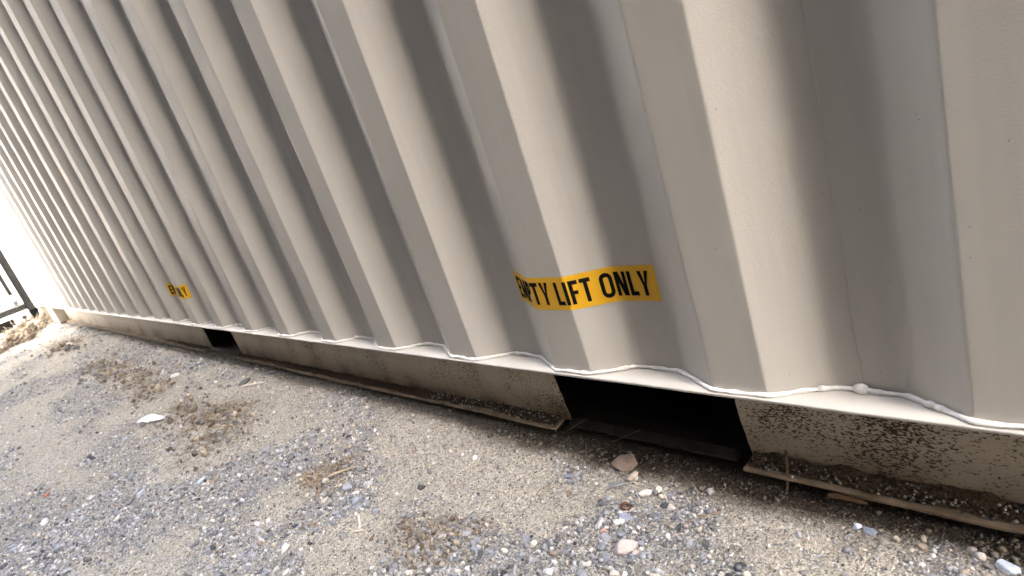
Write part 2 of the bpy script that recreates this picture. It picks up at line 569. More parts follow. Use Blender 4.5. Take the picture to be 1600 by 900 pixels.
# wavy weld bead along the foot of the sheet
ss = np.arange(s_of_x(XA + 0.17), s_of_x(0.95), 0.0045)
x, y, nx, ny = at_s(ss)
jit = (vnoise(ss, ss * 0, 55, 3) - 0.5)
off = 0.0030 + 0.0022 * jit
wp = np.stack([x + nx * off, y + ny * off, H + 0.0024 + 0.0022 * (vnoise(ss, ss * 0, 38, 8) - 0.5)], -1)
wr = 0.0029 + 0.0013 * (vnoise(ss, ss * 0, 75, 5) - 0.4) + 0.0012 * (vnoise(ss, ss * 0, 170, 6) - .5)
tube(wp, 0.004, 'weld_bead', M_WELD, cont, 9, rfun=lambda i: wr[i])
# the fat drops of weld at the near seam and the folds
def lump(name, loc, r, mat, parent, sq=(1, 1, 1), seed=0):
    bm = bmesh.new()
    bmesh.ops.create_icosphere(bm, subdivisions=2, radius=1.0)
    rr = random.Random(seed)
    for v in bm.verts:
        k = r * (0.95 + 0.10 * rr.random())
        v.co = Vector((v.co.x * sq[0], v.co.y * sq[1], v.co.z * sq[2])) * k + Vector(loc)
    me = bpy.data.meshes.new(name); bm.to_mesh(me); bm.free()
    me.polygons.foreach_set('use_smooth', [True] * len(me.polygons))
    me.materials.append(mat)
    return link(bpy.data.objects.new(name, me), parent)
for (lx, lr) in ((0.3605, 0.0082), (0.318, 0.0048), (0.432, 0.0052), (0.442, 0.0045), (0.036, 0.0045), (-0.185, 0.0042), (0.165, 0.004), (-0.79, 0.006), (-0.21, 0.005)):
    q = at_s(s_of_x(lx))
    lump('weld_drop', (q[0] + q[2] * 0.004, q[1] + q[3] * 0.004, H + 0.004), lr, M_WELD, cont, (1.1, 0.8, 0.8), int(lx * 1000) & 255)

# bottom rail: top ledge, web with cut-outs, outward foot flange
PK = [(-0.178, 0.178), (-2.05 - 0.178, -2.05 + 0.178)]
def ragged(x, z, amp=0.003):
    return x + amp * (2 * random.random() - 1)

def ledge(x0, x1):
    xs = np.arange(x0, x1, 0.02); xs = np.append(xs, x1)
    j = 0.0012 * (vnoise(xs, xs * 0, 14, 21) - 0.5) + 0.0006 * (vnoise(xs, xs * 0, 60, 22) - .5)
    prof = [(YL + 0.0012, H), (YL, H - 0.0012), (YL + 0.0004, H - 0.0042), (YL + 0.002, H - 0.0052), (YW, H - 0.0052), (YW, H)]
    V = [(xx, p[0] + (jj if p[0] < 0 else 0), p[1]) for xx, jj in zip(xs, j) for p in prof]
    k = len(prof); F = []
    for i in range(len(xs) - 1):
        for q in range(k):
            F.append((i * k + q, i * k + (q + 1) % k, (i + 1) * k + (q + 1) % k, (i + 1) * k + q))
    F = np.array(F)
    return fast_mesh('rail_ledge', np.array(V), F, M_PAINT, parent=cont)
ledge(XA + 0.18, XB - 0.18)

def web(x0, x1, rag0, rag1):
    zs = np.linspace(0.0045, H - 0.0055, 16)
    V, F = [], []
    cols = [x0] + list(np.linspace(x0 + 0.012, x1 - 0.012, max(3, int((x1 - x0) / 0.1)))) + [x1]
    rnd = [(0.0035 * (random.random() - .5) if rag0 else 0, 0.0035 * (random.random() - .5) if rag1 else 0) for _ in zs]
    n = len(cols)
    for side in (0, 1):
        for zi, z in enumerate(zs):
            for ci, cx in enumerate(cols):
                xx = cx
                if ci == 0:
                    xx += rnd[zi][0] + (0.010 * (1 - z / H) ** 3 if rag0 else 0)
                if ci == n - 1:
                    xx += rnd[zi][1] + (0.008 * (1 - z / H) ** 2 if rag1 else 0)
                bow = 0.0015 * math.sin(cx * 5.1) * math.sin(math.pi * z / H)
                V.append((xx, YW + bow + (0.0045 if side else 0), z))
    m = len(zs) * n
    for zi in range(len(zs) - 1):
        for ci in range(n - 1):
            a = zi * n + ci
            F.append((a, a + 1, a + n + 1, a + n))
            F.append((m + a, m + a + n, m + a + n + 1, m + a + 1))
    for zi in range(len(zs) - 1):
        a = zi * n; F.append((a, a + n, m + a + n, m + a))
        a = zi * n + n - 1; F.append((a, m + a, m + a + n, a + n))
    return mesh_obj('rail_web', V, F, M_RAIL, cont, smooth=False)

def flange(x0, x1):
    xs = np.append(np.arange(x0, x1, 0.012), x1)
    w = 0.0035 * (vnoise(xs, xs * 0, 7, 51) - 0.5) + 0.0015 * (vnoise(xs, xs * 0, 45, 52) - 0.5)
    zb = 0.004 * (vnoise(xs, xs * 0, 5, 53) - 0.5) + 0.0012 * (vnoise(xs, xs * 0, 40, 54) - 0.5)
    V = []
    for xx, a, b in zip(xs, w, zb):
        yo = YW - 0.031 + a
        V += [(xx, YW, 0.0048), (xx, yo + 0.001, 0.0048 + b), (xx, yo, 0.0036 + b), (xx, yo, -0.0003 + b), (xx, YW, -0.0003)]
    F = []
    for i in range(len(xs) - 1):
        for q in range(5):
            F.append((i * 5 + q, (i + 1) * 5 + q, (i + 1) * 5 + (q + 1) % 5, i * 5 + (q + 1) % 5))
    n = len(xs) - 1
    F.append((0, 1, 2, 3, 4)); F.append(tuple(n * 5 + q for q in (4, 3, 2, 1, 0)))
    return mesh_obj('rail_flange', V, F, M_FLANGE, cont)

for a, b, r0, r1 in ((XA + 0.178, PK[1][0], False, True), (PK[1][1], PK[0][0], True, True), (PK[0][1], XB - 0.18, True, False)):
    web(a, b, r0, r1)
    flange(a + (0.006 if r0 else 0), b - (0.008 if r1 else 0))

# loose soil caught on the foot flange
def flange_dirt(x0, x1):
    xs = np.append(np.arange(x0, x1, 0.004), x1)
    rows = 9
    V = []
    h = (0.2 + 0.8 * sstep(-0.6, 0.3, xs)) * sstep(-2.9, -2.4, xs)
    for r in range(rows):
        u = r / (rows - 1)
        yy = YW - 0.0008 - u * (0.024 + 0.006 * (vnoise(xs, xs * 0, 30, 71) - .5))
        top = 0.0052 + (0.011 * h * (1 - u) ** 1.3) * (0.5 + vnoise(xs, xs * 0 + u * 3, 35, 72)) + 0.0035 * (vnoise(xs, xs * 0 + u * 9, 160, 73) - 0.3) * (1 - u)
        V.append(np.stack([xs, yy, top if r < rows - 1 else xs * 0 + 0.0049], -1))
    V = np.array(V).reshape(-1, 3)
    i = np.arange(rows * len(xs)).reshape(rows, len(xs))
    F = np.stack([i[:-1, :-1], i[1:, :-1], i[1:, 1:], i[:-1, 1:]], -1).reshape(-1, 4)
    return V, F
M_SOIL = noisy_mat('dark_loose_soil', (0.022, 0.015, 0.010), (0.11, 0.078, 0.05), 300, 0.95, 0.003, 0.9, 0.1)
DV, DF, nb = [], [], 0
for a, b in ((-2.9, PK[1][0] - 0.01), (PK[1][1] + 0.01, PK[0][0] - 0.012), (PK[0][1] + 0.012, 1.2)):
    v, f = flange_dirt(a, b)
    DV.append(v); DF.append(f + nb); nb += len(v)
fd = fast_mesh('loose_soil', np.concatenate(DV), np.concatenate(DF), M_SOIL, smooth=True)
tag(fd, 'dark loose soil lying along the foot of the container rail', 'soil', kind='stuff')

# fork pockets: tunnels through the base
for (a, b) in PK:
    V, F = [], []
    y0, y1 = YW + 0.006, 2.40
    za, zb = 0.003, H - 0.008
    ins = [(a - 0.13, za), (b + 0.06, za), (b + 0.06, zb), (a - 0.13, zb)]
    for yy in (y0, y1):
        for p in ins: V.append((p[0], yy, p[1]))
    for yy in (y0, y1):
        for p, dx, dz in zip(ins, (-.0042, .0042, .0042, -.0042), (-.0042, -.0042, .0042, .0042)): V.append((p[0] + dx, yy, p[1] + dz))
    for k in range(4):
        j = (k + 1) % 4
        F.append((k, 4 + k, 4 + j, j)); F.append((8 + k, 8 + j, 12 + j, 12 + k)); F.append((k, j, 8 + j, 8 + k))
    F.append((4, 5, 6, 7))
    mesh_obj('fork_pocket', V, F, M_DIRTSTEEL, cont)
    # dirty strap closing the pocket below
    xs = np.linspace(a + 0.012, b - 0.012, 30)
    V, F = [], []
    for xx in xs:
        j = 0.004 * (random.random() - .5)
        V += [(xx, YW + 0.004, 0.0095), (xx, YW - 0.012 + j, 0.004), (xx, YW - 0.0125 + j, -0.001), (xx, YW + 0.004, -0.001)]
    for i in range(29):
        for q in range(4):
            F.append((i * 4 + q, (i + 1) * 4 + q, (i + 1) * 4 + (q + 1) % 4, i * 4 + (q + 1) % 4))
    F += [(0, 1, 2, 3), (119, 118, 117, 116)]
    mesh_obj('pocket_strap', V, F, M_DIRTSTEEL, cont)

# the rest of the box
W = 2.43
box('corner_post', XA, XA + 0.163, -0.006, 0.12, 0.1195, 2.62, M_PAINT, cont, 0.006)
box('corner_post', XB - 0.05, XB + 0.11, -0.006, 0.12, 0.1195, 2.62, M_PAINT, cont, 0.006)
box('corner_casting', XA - 0.004, XA + 0.174, -0.012, 0.15, 0.0, 0.118, M_PAINT, cont, 0.008)
box('corner_casting', XB - 0.062, XB + 0.116, -0.012, 0.15, 0.0, 0.118, M_PAINT, cont, 0.008)
box('gusset_plate', XA + 0.69, XA + 1.05, -0.004, YW - 0.001, 0.0052, H - 0.0056, M_PAINT, cont, 0.003)
box('top_rail', XA + 0.1635, XB - 0.0505, -0.008, 0.06, TOP + 0.001, TOP + 0.08, M_PAINT, cont, 0.004)
box('end_wall', XA + 0.03, XA + 0.06, 0.1205, W - 0.05, 0.12, 2.55, M_PAINT, cont)
box('end_wall', XB - 0.01, XB + 0.02, 0.1205, W - 0.05, 0.12, 2.55, M_PAINT, cont)
box('far_side_wall', XA, XB, W - 0.03, W, 0.002, 2.55, M_PAINT, cont)
box('roof_panel', XA + 0.165, XB - 0.06, 0.0605, W, 2.58, 2.6, M_PAINT, cont)
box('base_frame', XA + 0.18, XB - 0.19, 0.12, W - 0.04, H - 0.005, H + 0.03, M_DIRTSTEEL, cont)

# ---- yellow decals that follow the corrugation
DL, DH = 0.294, 0.0558
def map_decal(S, Z, off):
    x, y, nx, ny = at_s(S)
    return np.stack([x + nx * off, y + ny * off, Z], -1)

def strokes():
    """word as quads in (u, v) metres; u from 0"""
    h, w = 0.0385, 0.0067
    out = []
    def q(x0, y0, x1, y1): out.append([(x0, y0), (x1, y0), (x1, y1), (x0, y1)])
    def poly(*p): out.append(list(p))
    u = 0.0
    def letter(ch, u):
        if ch == 'E':
            W_ = 0.0165; q(u, 0, u + w, h); q(u + w, 0, u + W_, w); q(u + w, h - w, u + W_, h); q(u + w, h * .5 - w * .45, u + W_ * .9, h * .5 + w * .5)
        elif ch == 'F':
            W_ = 0.016; q(u, 0, u + w, h); q(u + w, h - w, u + W_, h); q(u + w, h * .5 - w * .5, u + W_ * .88, h * .5 + w * .4)
        elif ch == 'L':
            W_ = 0.0155; q(u, 0, u + w, h); q(u + w, 0, u + W_, w)
        elif ch == 'I':
            W_ = w; q(u, 0, u + w, h)
        elif ch == 'T':
            W_ = 0.0185; q(u, h - w, u + W_, h); q(u + W_ / 2 - w / 2, 0, u + W_ / 2 + w / 2, h - w)
        elif ch == 'Y':
            W_ = 0.0205; c = u + W_ / 2; m = h * 0.42
            q(c - w / 2, 0, c + w / 2, m)
            poly((c - w / 2, m), (c + w * .1, m), (u + w * 1.05, h), (u, h))
            poly((c - w * .1, m), (c + w / 2, m), (u + W_, h), (u + W_ - w * 1.05, h))
        elif ch == 'M':
            W_ = 0.026; c = u + W_ / 2
            q(u, 0, u + w * .95, h); q(u + W_ - w * .95, 0, u + W_, h)
            poly((c - w * .45, h * .12), (c + w * .45, h * .12), (u + w * 1.15, h), (u + w * .2, h))
            poly((c - w * .45, h * .12), (c + w * .45, h * .12), (u + W_ - w * .2, h), (u + W_ - w * 1.15, h))
        elif ch == 'N':
            W_ = 0.021
            q(u, 0, u + w * .95, h); q(u + W_ - w * .95, 0, u + W_, h)
            poly((u + W_ - w * 1.3, 0), (u + W_ - w * .2, 0), (u + w * 1.3, h), (u + w * .2, h))
        elif ch in 'PO':
            if ch == 'P':
                W_ = 0.0188; q(u, 0, u + w, h)
                x0, x1, y0, y1 = u + w * .6, u + W_, h * .40, h
            else:
                W_ = 0.0222; x0, x1, y0, y1 = u, u + W_, -0.0006, h + 0.0006
            R = (x1 - x0) * 0.46
            def ring(inset, r):
                P = []
                for (cx, cy, a0) in ((x1 - inset - r, y1 - inset - r, 0), (x0 + inset + r, y1 - inset - r, 90), (x0 + inset + r, y0 + inset + r, 180), (x1 - inset - r, y0 + inset + r, 270)):
                    if ch == 'P' and a0 in (90, 180):
                        P.append((x0 + inset * .7, cy + (r if a0 == 90 else -r)))
                        for _ in range(5): P.append(P[-1])
                        continue
                    for k in range(6):
                        t = math.radians(a0 + k * 18)
                        P.append((cx + r * math.cos(t), cy + r * math.sin(t)))
                return P
            if ch == 'P': R = (y1 - y0) * 0.42
            A, B = ring(0, R), ring(w, max(R - w, 0.001))
            n = len(A)
            for k in range(n):
                j = (k + 1) % n
                if abs(A[k][0] - A[j][0]) + abs(A[k][1] - A[j][1]) < 1e-7: continue
                poly(A[k], A[j], B[j], B[k])
        return W_
    for ch in 'EMPTY LIFT ONLY':
        if ch == ' ':
            u += 0.0105; continue
        u += letter(ch, u) + 0.0036
    return out, u - 0.0036

STROKES, TW = strokes()
def decal(s_end, zc):
    s0 = s_end - DL
    # vinyl strip
    S = np.arange(s0, s_end + 1e-6, 0.0015); S[-1] = s_end
    Zr = np.linspace(zc - DH / 2, zc + DH / 2, 5)
    SS, ZZ = np.meshgrid(S, Zr)
    V = map_decal(SS.ravel(), ZZ.ravel(), 0.0005)
    i = np.arange(SS.size).reshape(SS.shape)
    F = np.stack([i[:-1, :-1], i[:-1, 1:], i[1:, 1:], i[1:, :-1]], -1).reshape(-1, 4)
    d = fast_mesh('decal', V, F, M_YELLOW, smooth=True, parent=cont)
    k = 0.273 / TW
    V, F = [], []
    for qd in STROKES:
        a, b, c, e = [np.array(p) for p in qd]
        nu = max(1, int(max(np.linalg.norm(b - a), np.linalg.norm(c - e)) / 0.0015)); nv = max(1, int(max(np.linalg.norm(e - a), np.linalg.norm(c - b)) / 0.004))
        base = len(V)
        for jj in range(nv + 1):
            for ii in range(nu + 1):
                uu, vv = ii / nu, jj / nv
                p = (1 - uu) * (1 - vv) * a + uu * (1 - vv) * b + uu * vv * c + (1 - uu) * vv * e
                V.append((s0 + 0.0085 + p[0] * k, zc - 0.01925 + p[1]))
        for jj in range(nv):
            for ii in range(nu):
                q = base + jj * (nu + 1) + ii
                F.append((q, q + 1, q + nu + 2, q + nu + 1))
    V = np.array(V)
    fast_mesh('lettering', map_decal(V[:, 0], V[:, 1], 0.0009), np.array(F), M_BLACKINK, smooth=True, parent=d)
    return d
d1 = decal(s_of_x(0.1245), 0.3063)
d1['label'] = 'near yellow decal with black EMPTY LIFT ONLY lettering'
d2 = decal(s_of_x(-1.927), 0.3075)
d2['label'] = 'small far yellow decal partly hidden in the corrugation'

# ------------------------------------------------------------------ container across the alley end
c2 = empty('shipping_container', 'white container end with black door seals, standing just beyond the far corner post', 'shipping container', (-7.45, 0, 0))
def b2(name, x0, x1, y0, y1, z0, z1, mat, parent=c2, bevel=0.004):
    return box(name, x0, x1, y0, y1, z0, z1, mat, parent, bevel)
YR = 0.14
b2('body', -6.05, -0.06, YR - 2.43, YR, 0.17, 2.58, M_WHITE)  # unseen width across the alley, extended to bounce light onto the ribs
b2('corner_post', -0.0595, 0.0, 0.0150, YR, 0.1205, 2.6, M_WHITE)
b2('door_seal', -0.0595, -0.006, -0.052, 0.0145, 0.112, 2.5, M_RUBBER)
b2('door_frame', -0.0595, 0.004, -0.094, -0.0525, 0.2005, 2.5, M_WHITE)
b2('door_seal', -0.0595, -0.004, -0.128, -0.0945, 0.325, 2.5, M_RUBBER)
b2('door_panel', -0.0595, 0.006, -1.06, -0.1285, 0.2005, 2.5, M_WHITE)
b2('door_panel', -0.0595, 0.006, -2.13, -1.09, 0.2005, 2.5, M_WHITE)
b2('corner_post', -0.0595, 0.004, -2.289, -2.1305, 0.2005, 2.6, M_WHITE)
b2('door_header', -0.0595, 0.004, -2.29, YR, 2.5005, 2.6, M_WHITE)
b2('door_hinge', -0.0595, 0.02, -0.128, -0.096, 0.255, 0.322, M_WHITE)
b2('door_seal', -0.0595, 0.0, -2.289, -0.060, 0.138, 0.185, M_RUBBER)
b2('door_sill', -0.0595, 0.012, -2.289, -0.0525, 0.0975, 0.1375, M_WHITE)
b2('sill_foot', -0.0595, 0.010, -0.2, -0.0525, 0.0, 0.097, M_WHITE)
b2('sill_foot', -0.0595, 0.010, -0.40, -0.37, 0.0, 0.06, M_WHITE)
b2('corner_casting', -0.0595, 0.012, -2.289, -2.12, 0.0, 0.095, M_WHITE)
b2('base_frame', -6.0, -0.09, YR - 2.4, YR - 0.02, 0.0, 0.169, M_RUBBER)
# round hole in the sill foot
bm = bmesh.new()
bmesh.ops.create_cone(bm, cap_ends=True, segments=20, radius1=0.022, radius2=0.022, depth=0.006)
bmesh.ops.rotate(bm, verts=bm.verts, cent=(0, 0, 0), matrix=Matrix.Rotation(math.pi / 2, 3, 'Y'))
bmesh.ops.translate(bm, verts=bm.verts, vec=(0.010, -0.112, 0.068))
me = bpy.data.meshes.new('drain_hole'); bm.to_mesh(me); bm.free(); me.materials.append(M_RUBBER)
link(bpy.data.objects.new('drain_hole', me), c2)
b2('sticker', 0.0062, 0.0072, -0.36, -0.222, 0.25, 0.31, M_BLUE, bevel=0.0)

c4 = empty('shipping_container', 'unseen upper white container added at the alley end to bounce light', 'shipping container', (-7.45, 0, 2.61))  # upper container is out of view, added as a light reflector
b2('body', -6.05, -0.06, YR - 2.43, YR, 0.0, 2.58, M_WHITE, c4)
for y0, y1 in ((-0.06, YR), (-2.289, -2.13)):
    b2('corner_post', -0.0595, 0.004, y0, y1, 0.0, 2.6, M_WHITE, c4)
for y0, y1 in ((-1.06, -0.0605), (-2.1295, -1.09)):
    b2('door_panel', -0.0595, 0.0, y0, y1, 0.15, 2.5, M_WHITE, c4)
# ------------------------------------------------------------------ containers on the other side of the alley
GAP = 1.15
for i, (NX0, NX1) in enumerate(((-5.6, 4.15), (-5.6, 4.15), (-5.6, 4.15))):  # third level is added to cut frontal skylight on the wall
    zb = i * 2.62
    c3 = empty('shipping_container', ('brown container standing on the ground at the foot of the stack across the alley', 'brown container in the middle of the stack across the alley', 'unseen topmost brown container added across the alley to block skylight')[i], 'shipping container', (0, -GAP, zb))
    panel(NX0 + 0.1, NX1 - 0.1, 'wall_panel', M_NEIGH, c3, 0.17, 2.5, flip=True)
    box('rail', NX0 + 0.1, NX1 - 0.1, -0.09, 0.006, 0.01, 0.168, M_NEIGH, c3)
    box('top_rail', NX0 + 0.1, NX1 - 0.1, -0.09, 0.006, 2.502, 2.6, M_NEIGH, c3)
    box('corner_post', NX0, NX0 + 0.099, -0.12, 0.006, 0.01, 2.6, M_NEIGH, c3, 0.004)
    box('corner_post', NX1 - 0.099, NX1, -0.12, 0.006, 0.01, 2.6, M_NEIGH, c3, 0.004)
    box('body', NX0 + 0.02, NX1 - 0.02, -2.43, -0.125, 0.01, 2.61, M_NEIGH, c3)

# ------------------------------------------------------------------ loose gravel
PHI = (1 + 5 ** .5) / 2
ICO_V = np.array([(-1, PHI, 0), (1, PHI, 0), (-1, -PHI, 0), (1, -PHI, 0), (0, -1, PHI), (0, 1, PHI), (0, -1, -PHI), (0, 1, -PHI), (PHI, 0, -1), (PHI, 0, 1), (-PHI, 0, -1), (-PHI, 0, 1)]) / math.sqrt(1 + PHI ** 2)
ICO_F = np.array([(0, 11, 5), (0, 5, 1), (0, 1, 7), (0, 7, 10), (0, 10, 11), (1, 5, 9), (5, 11, 4), (11, 10, 2), (10, 7, 6), (7, 1, 8), (3, 9, 4), (3, 4, 2), (3, 2, 6), (3, 6, 8), (3, 8, 9), (4, 9, 5), (2, 4, 11), (6, 2, 10), (8, 6, 7), (9, 8, 1)])
STONE_COLS = np.array([(0.235, 0.24, 0.25), (0.33, 0.333, 0.34), (0.15, 0.154, 0.162), (0.43, 0.43, 0.425), (0.28, 0.295, 0.315),
                       (0.55, 0.54, 0.51), (0.45, 0.40, 0.325), (0.56, 0.51, 0.42), (0.68, 0.655, 0.61), (0.065, 0.066, 0.07), (0.40, 0.31, 0.25), (0.30, 0.225, 0.16)])
P_GREY = np.array([.19, .19, .13, .13, .12, .08, .04, .03, .04, .03, .01, .01])
P_SAND = np.array([.06, .08, .04, .08, .05, .12, .17, .20, .12, .03, .03, .02])

def rotmats(n, flat=1.0):
    a = RNG.normal(size=(n, 4)); a[:, 1:3] *= flat
    a[:, 0] = np.abs(a[:, 0]) + (0.6 if flat < 1 else 0)
    a /= np.linalg.norm(a, axis=1)[:, None]
    w, x, y, z = a.T
    M = np.empty((n, 3, 3))
    M[:, 0, 0] = 1 - 2 * (y * y + z * z); M[:, 0, 1] = 2 * (x * y - z * w); M[:, 0, 2] = 2 * (x * z + y * w)
    M[:, 1, 0] = 2 * (x * y + z * w); M[:, 1, 1] = 1 - 2 * (x * x + z * z); M[:, 1, 2] = 2 * (y * z - x * w)
    M[:, 2, 0] = 2 * (x * z - y * w); M[:, 2, 1] = 2 * (y * z + x * w); M[:, 2, 2] = 1 - 2 * (x * x + y * y)
    th = RNG.uniform(0, 2 * math.pi, n); c, s = np.cos(th), np.sin(th)
    Z = np.zeros((n, 3, 3)); Z[:, 0, 0] = c; Z[:, 0, 1] = -s; Z[:, 1, 0] = s; Z[:, 1, 1] = c; Z[:, 2, 2] = 1
    return Z @ M

def scatter(n, x0, x1, y0, y1, smin, smax, power, keep):
    x = RNG.uniform(x0, x1, n); y = RNG.uniform(y0, y1, n)
    g = gravel_mask(x, y)
    k = RNG.random(n) < keep[0] + (keep[1] - keep[0]) * g
    x, y, g = x[k], y[k], g[k]
    u = RNG.random(len(x))
    s = smin * (1 - u * (1 - (smin / smax) ** power)) ** (-1 / power)
    return x, y, g, s

def stones_mesh(parts):
    Vs, Fs, Cs, nb = [], [], [], 0
    for x, y, g, s in parts:
        n = len(x)
        sc_ = np.stack([RNG.uniform(.75, 1.25, n), RNG.uniform(.6, 1.0, n), RNG.uniform(.38, .8, n)], -1) * (s / 2)[:, None]
        v = ICO_V[None] * RNG.uniform(.62, 1.3, (n, 12, 1)) * sc_[:, None, :]
        v = np.einsum('nij,nkj->nki', rotmats(n, .55), v)
        z = ground_z(x, y) + s * 0.5 * RNG.uniform(-.05, .5, n)
        v += np.stack([x, y, z], -1)[:, None, :]
        p = P_SAND[None] * (1 - g)[:, None] + P_GREY[None] * g[:, None]
        ci = (p.cumsum(1) > RNG.random(n)[:, None]).argmax(1)
        c = STONE_COLS[ci] * RNG.uniform(.62, 1.2, (n, 1))
        dm = damp_shade_mask(x, y)[:, None] * 0.9
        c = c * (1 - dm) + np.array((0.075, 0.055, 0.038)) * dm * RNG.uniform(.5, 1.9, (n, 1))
        Vs.append(v.reshape(-1, 3)); Cs.append(np.repeat(c, 12, 0))
        Fs.append((ICO_F[None] + 12 * np.arange(n)[:, None, None] + nb).reshape(-1, 3)); nb += 12 * n
    return np.concatenate(Vs), np.concatenate(Fs), np.concatenate(Cs)

near = [scatter(105000, -1.3, 0.75, -0.8, 0.06, .0020, .0062, 2.0, (.42, .9)),
        scatter(24000, -1.3, 0.75, -0.8, 0.05, .0055, .0155, 2.1, (.07, .95))]
mid = [scatter(26000, -3.2, -1.3, -1.1, 0.06, .004, .012, 2.2, (.15, .7)),
       scatter(3500, -3.2, -1.3, -1.1, 0.05, .010, .022, 2.8, (.06, .6))]
far = [scatter(14000, -7.2, -3.2, -1.25, 0.06, .008, .022, 2.4, (.12, .6))]
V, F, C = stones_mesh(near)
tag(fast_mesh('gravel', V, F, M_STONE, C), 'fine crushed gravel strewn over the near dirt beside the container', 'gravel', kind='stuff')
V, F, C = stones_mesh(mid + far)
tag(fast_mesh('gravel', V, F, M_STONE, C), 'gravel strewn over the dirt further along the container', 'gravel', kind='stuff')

# ---- single stones big enough to pick out
def stone_mesh(name, seed, size, col, flat=0.6, sub=1, cuts=5, elong=1.25):
    rr = random.Random(seed)
    bm = bmesh.new()
    for k in range(17):
        n = Vector((rr.gauss(0, 1), rr.gauss(0, 1), rr.gauss(0, 1))).normalized() * rr.uniform(.86, 1.08)
        bm.verts.new((n.x * elong * size / 2, n.y * .9 * size / 2, n.z * flat * size / 2))
    r = bmesh.ops.convex_hull(bm, input=bm.verts[:])
    bmesh.ops.delete(bm, geom=[v for v in bm.verts if not v.link_faces], context='VERTS')
    if size > 0.012 and size < 0.9:
        bmesh.ops.bevel(bm, geom=bm.edges[:], offset=size * 0.035, segments=1, affect='EDGES')
    bmesh.ops.triangulate(bm, faces=bm.faces[:])
    me = bpy.data.meshes.new(name)
    bm.to_mesh(me); bm.free()
    a = me.attributes.new('col', 'FLOAT_COLOR', 'POINT')
    for i, d in enumerate(a.data):
        k = 1 + rr.uniform(-.06, .06)
        d.color = (col[0] * k, col[1] * k, col[2] * k, 1)
    me.materials.append(M_STONE)
    return me

KINDS = [('blue-grey crushed stone', 'blue-grey stones', [(0.21, 0.222, 0.24), (0.29, 0.30, 0.315), (0.25, 0.27, 0.295), (0.37, 0.375, 0.38)]),
         ('pale buff stone', 'pale stones', [(0.55, 0.52, 0.47), (0.60, 0.55, 0.47), (0.50, 0.495, 0.48)]),
         ('nearly black angular stone', 'dark stones', [(0.065, 0.068, 0.073), (0.10, 0.103, 0.108)])]
def where(x):
    if x > -0.25: return 'on the dirt in front of the near fork pocket'
    if x > -1.0: return 'on the dirt left of the near fork pocket'
    return 'on the dirt towards the far fork pocket'
PROTO = [[stone_mesh('stone', 100 * i + 7 * j, 1.0, k[2][j % len(k[2])], flat=0.5 + 0.1 * (j % 3)) for j in range(7)] for i, k in enumerate(KINDS)]

def put_stone(x, y, size, kind, me=None, label=None, group=None, rz=None, sink=0.12, tilt=0.25):
    o = bpy.data.objects.new('stone', me or random.choice(PROTO[kind]))
    o.scale = (size, size, size) if me is None else (1, 1, 1)
    o.rotation_euler = (random.gauss(0, tilt), random.gauss(0, tilt), random.uniform(0, 6.28) if rz is None else rz)
    o.location = (x, y, float(ground_z(x, y)) + size * sink)
    COL.objects.link(o)
    tag(o, label or KINDS[kind][0] + ' lying loose ' + where(x), 'stone', group or (None if label else KINDS[kind][1] + ' ' + where(x)))
    return o

n = 0
while n < 250:
    x = random.choice([random.uniform(-1.0, .55), random.uniform(-.6, .5), random.uniform(-3.0, -1.0)]); y = random.uniform(-.75, .035) if x > -1 else random.uniform(-.9, .03)
    if random.random() < .5:
        x, y = random.choice(GRAVEL_P + GRAVEL_P + GRAVEL_F); x += random.gauss(0, .05); y += random.gauss(0, .045)
        if y > 0.03 or x > 0.5: continue
    if random.random() > 0.08 + 0.92 * float(gravel_mask(x, y)): continue
    s = random.uniform(.0105, .018) * (1.0 if x > -1 else 1.35)
    put_stone(x, y, s, random.choices((0, 1, 2), (.62, .24, .14))[0]); n += 1

# ---- stones and litter that stand out
def special_stone(x, y, size, col, label, seed, flat=0.6, elong=1.25, rz=None, sink=0.15, sub=2, tilt=0.15, cuts=6):
    me = stone_mesh('stone', seed, size, col, flat, sub, cuts, elong)
    return put_stone(x, y, size, 0, me, label, None, rz, sink, tilt)

special_stone(-0.017, 0.018, 0.050, (0.20, 0.155, 0.125), 'broad pinkish brown stone wedged against the strap of the near fork pocket', 41, 0.45, 1.1, 0.4, 0.12)
special_stone(0.010, -0.006, 0.018, (0.42, 0.355, 0.29), 'small tan stone leaning on the broad pinkish brown stone', 2, 0.8, 1.4, 1.2, 0.2)
special_stone(0.088, -0.148, 0.031, (0.46, 0.395, 0.365), 'pink angular stone on the grey gravel at the bottom of the picture', 3, 0.65, 1.3, 0.7, 0.2)
special_stone(0.486, -0.006, 0.022, (0.40, 0.45, 0.52), 'light blue-grey stone in the bottom right corner', 4, 0.6, 1.3, 0.3)
special_stone(0.343, -0.003, 0.0125, (0.45, 0.50, 0.57), 'pale blue stone, left of a touching pair below the rail', 5, 0.8, 1.0)
special_stone(0.357, -0.004, 0.015, (0.20, 0.225, 0.27), 'slate blue stone, right of a touching pair below the rail', 6, 0.6, 1.3)
special_stone(0.052, -0.093, 0.022, (0.23, 0.255, 0.31), 'slate blue stone lying just below the rusty ring', 7, 0.5, 1.3, 0.2)
special_stone(0.097, -0.191, 0.0095, (0.55, 0.27, 0.18), 'small orange brick chip below the pink stone', 8, 0.7)
special_stone(0.037, -0.130, 0.0085, (0.52, 0.29, 0.21), 'small orange brick chip above the pink stone', 9, 0.7)
special_stone(0.049, -0.032, 0.021, (0.66, 0.61, 0.54), 'cream angular stone above the rusty ring', 10, 0.6, 1.2)
special_stone(0.066, -0.018, 0.013, (0.62, 0.57, 0.49), 'small cream stone to the right of the cream angular stone', 11, 0.6, 1.2)
special_stone(-0.006, -0.034, 0.021, (0.20, 0.205, 0.20), 'dark grey slab of stone beside the cream stone', 12, 0.35, 1.5, 0.5)
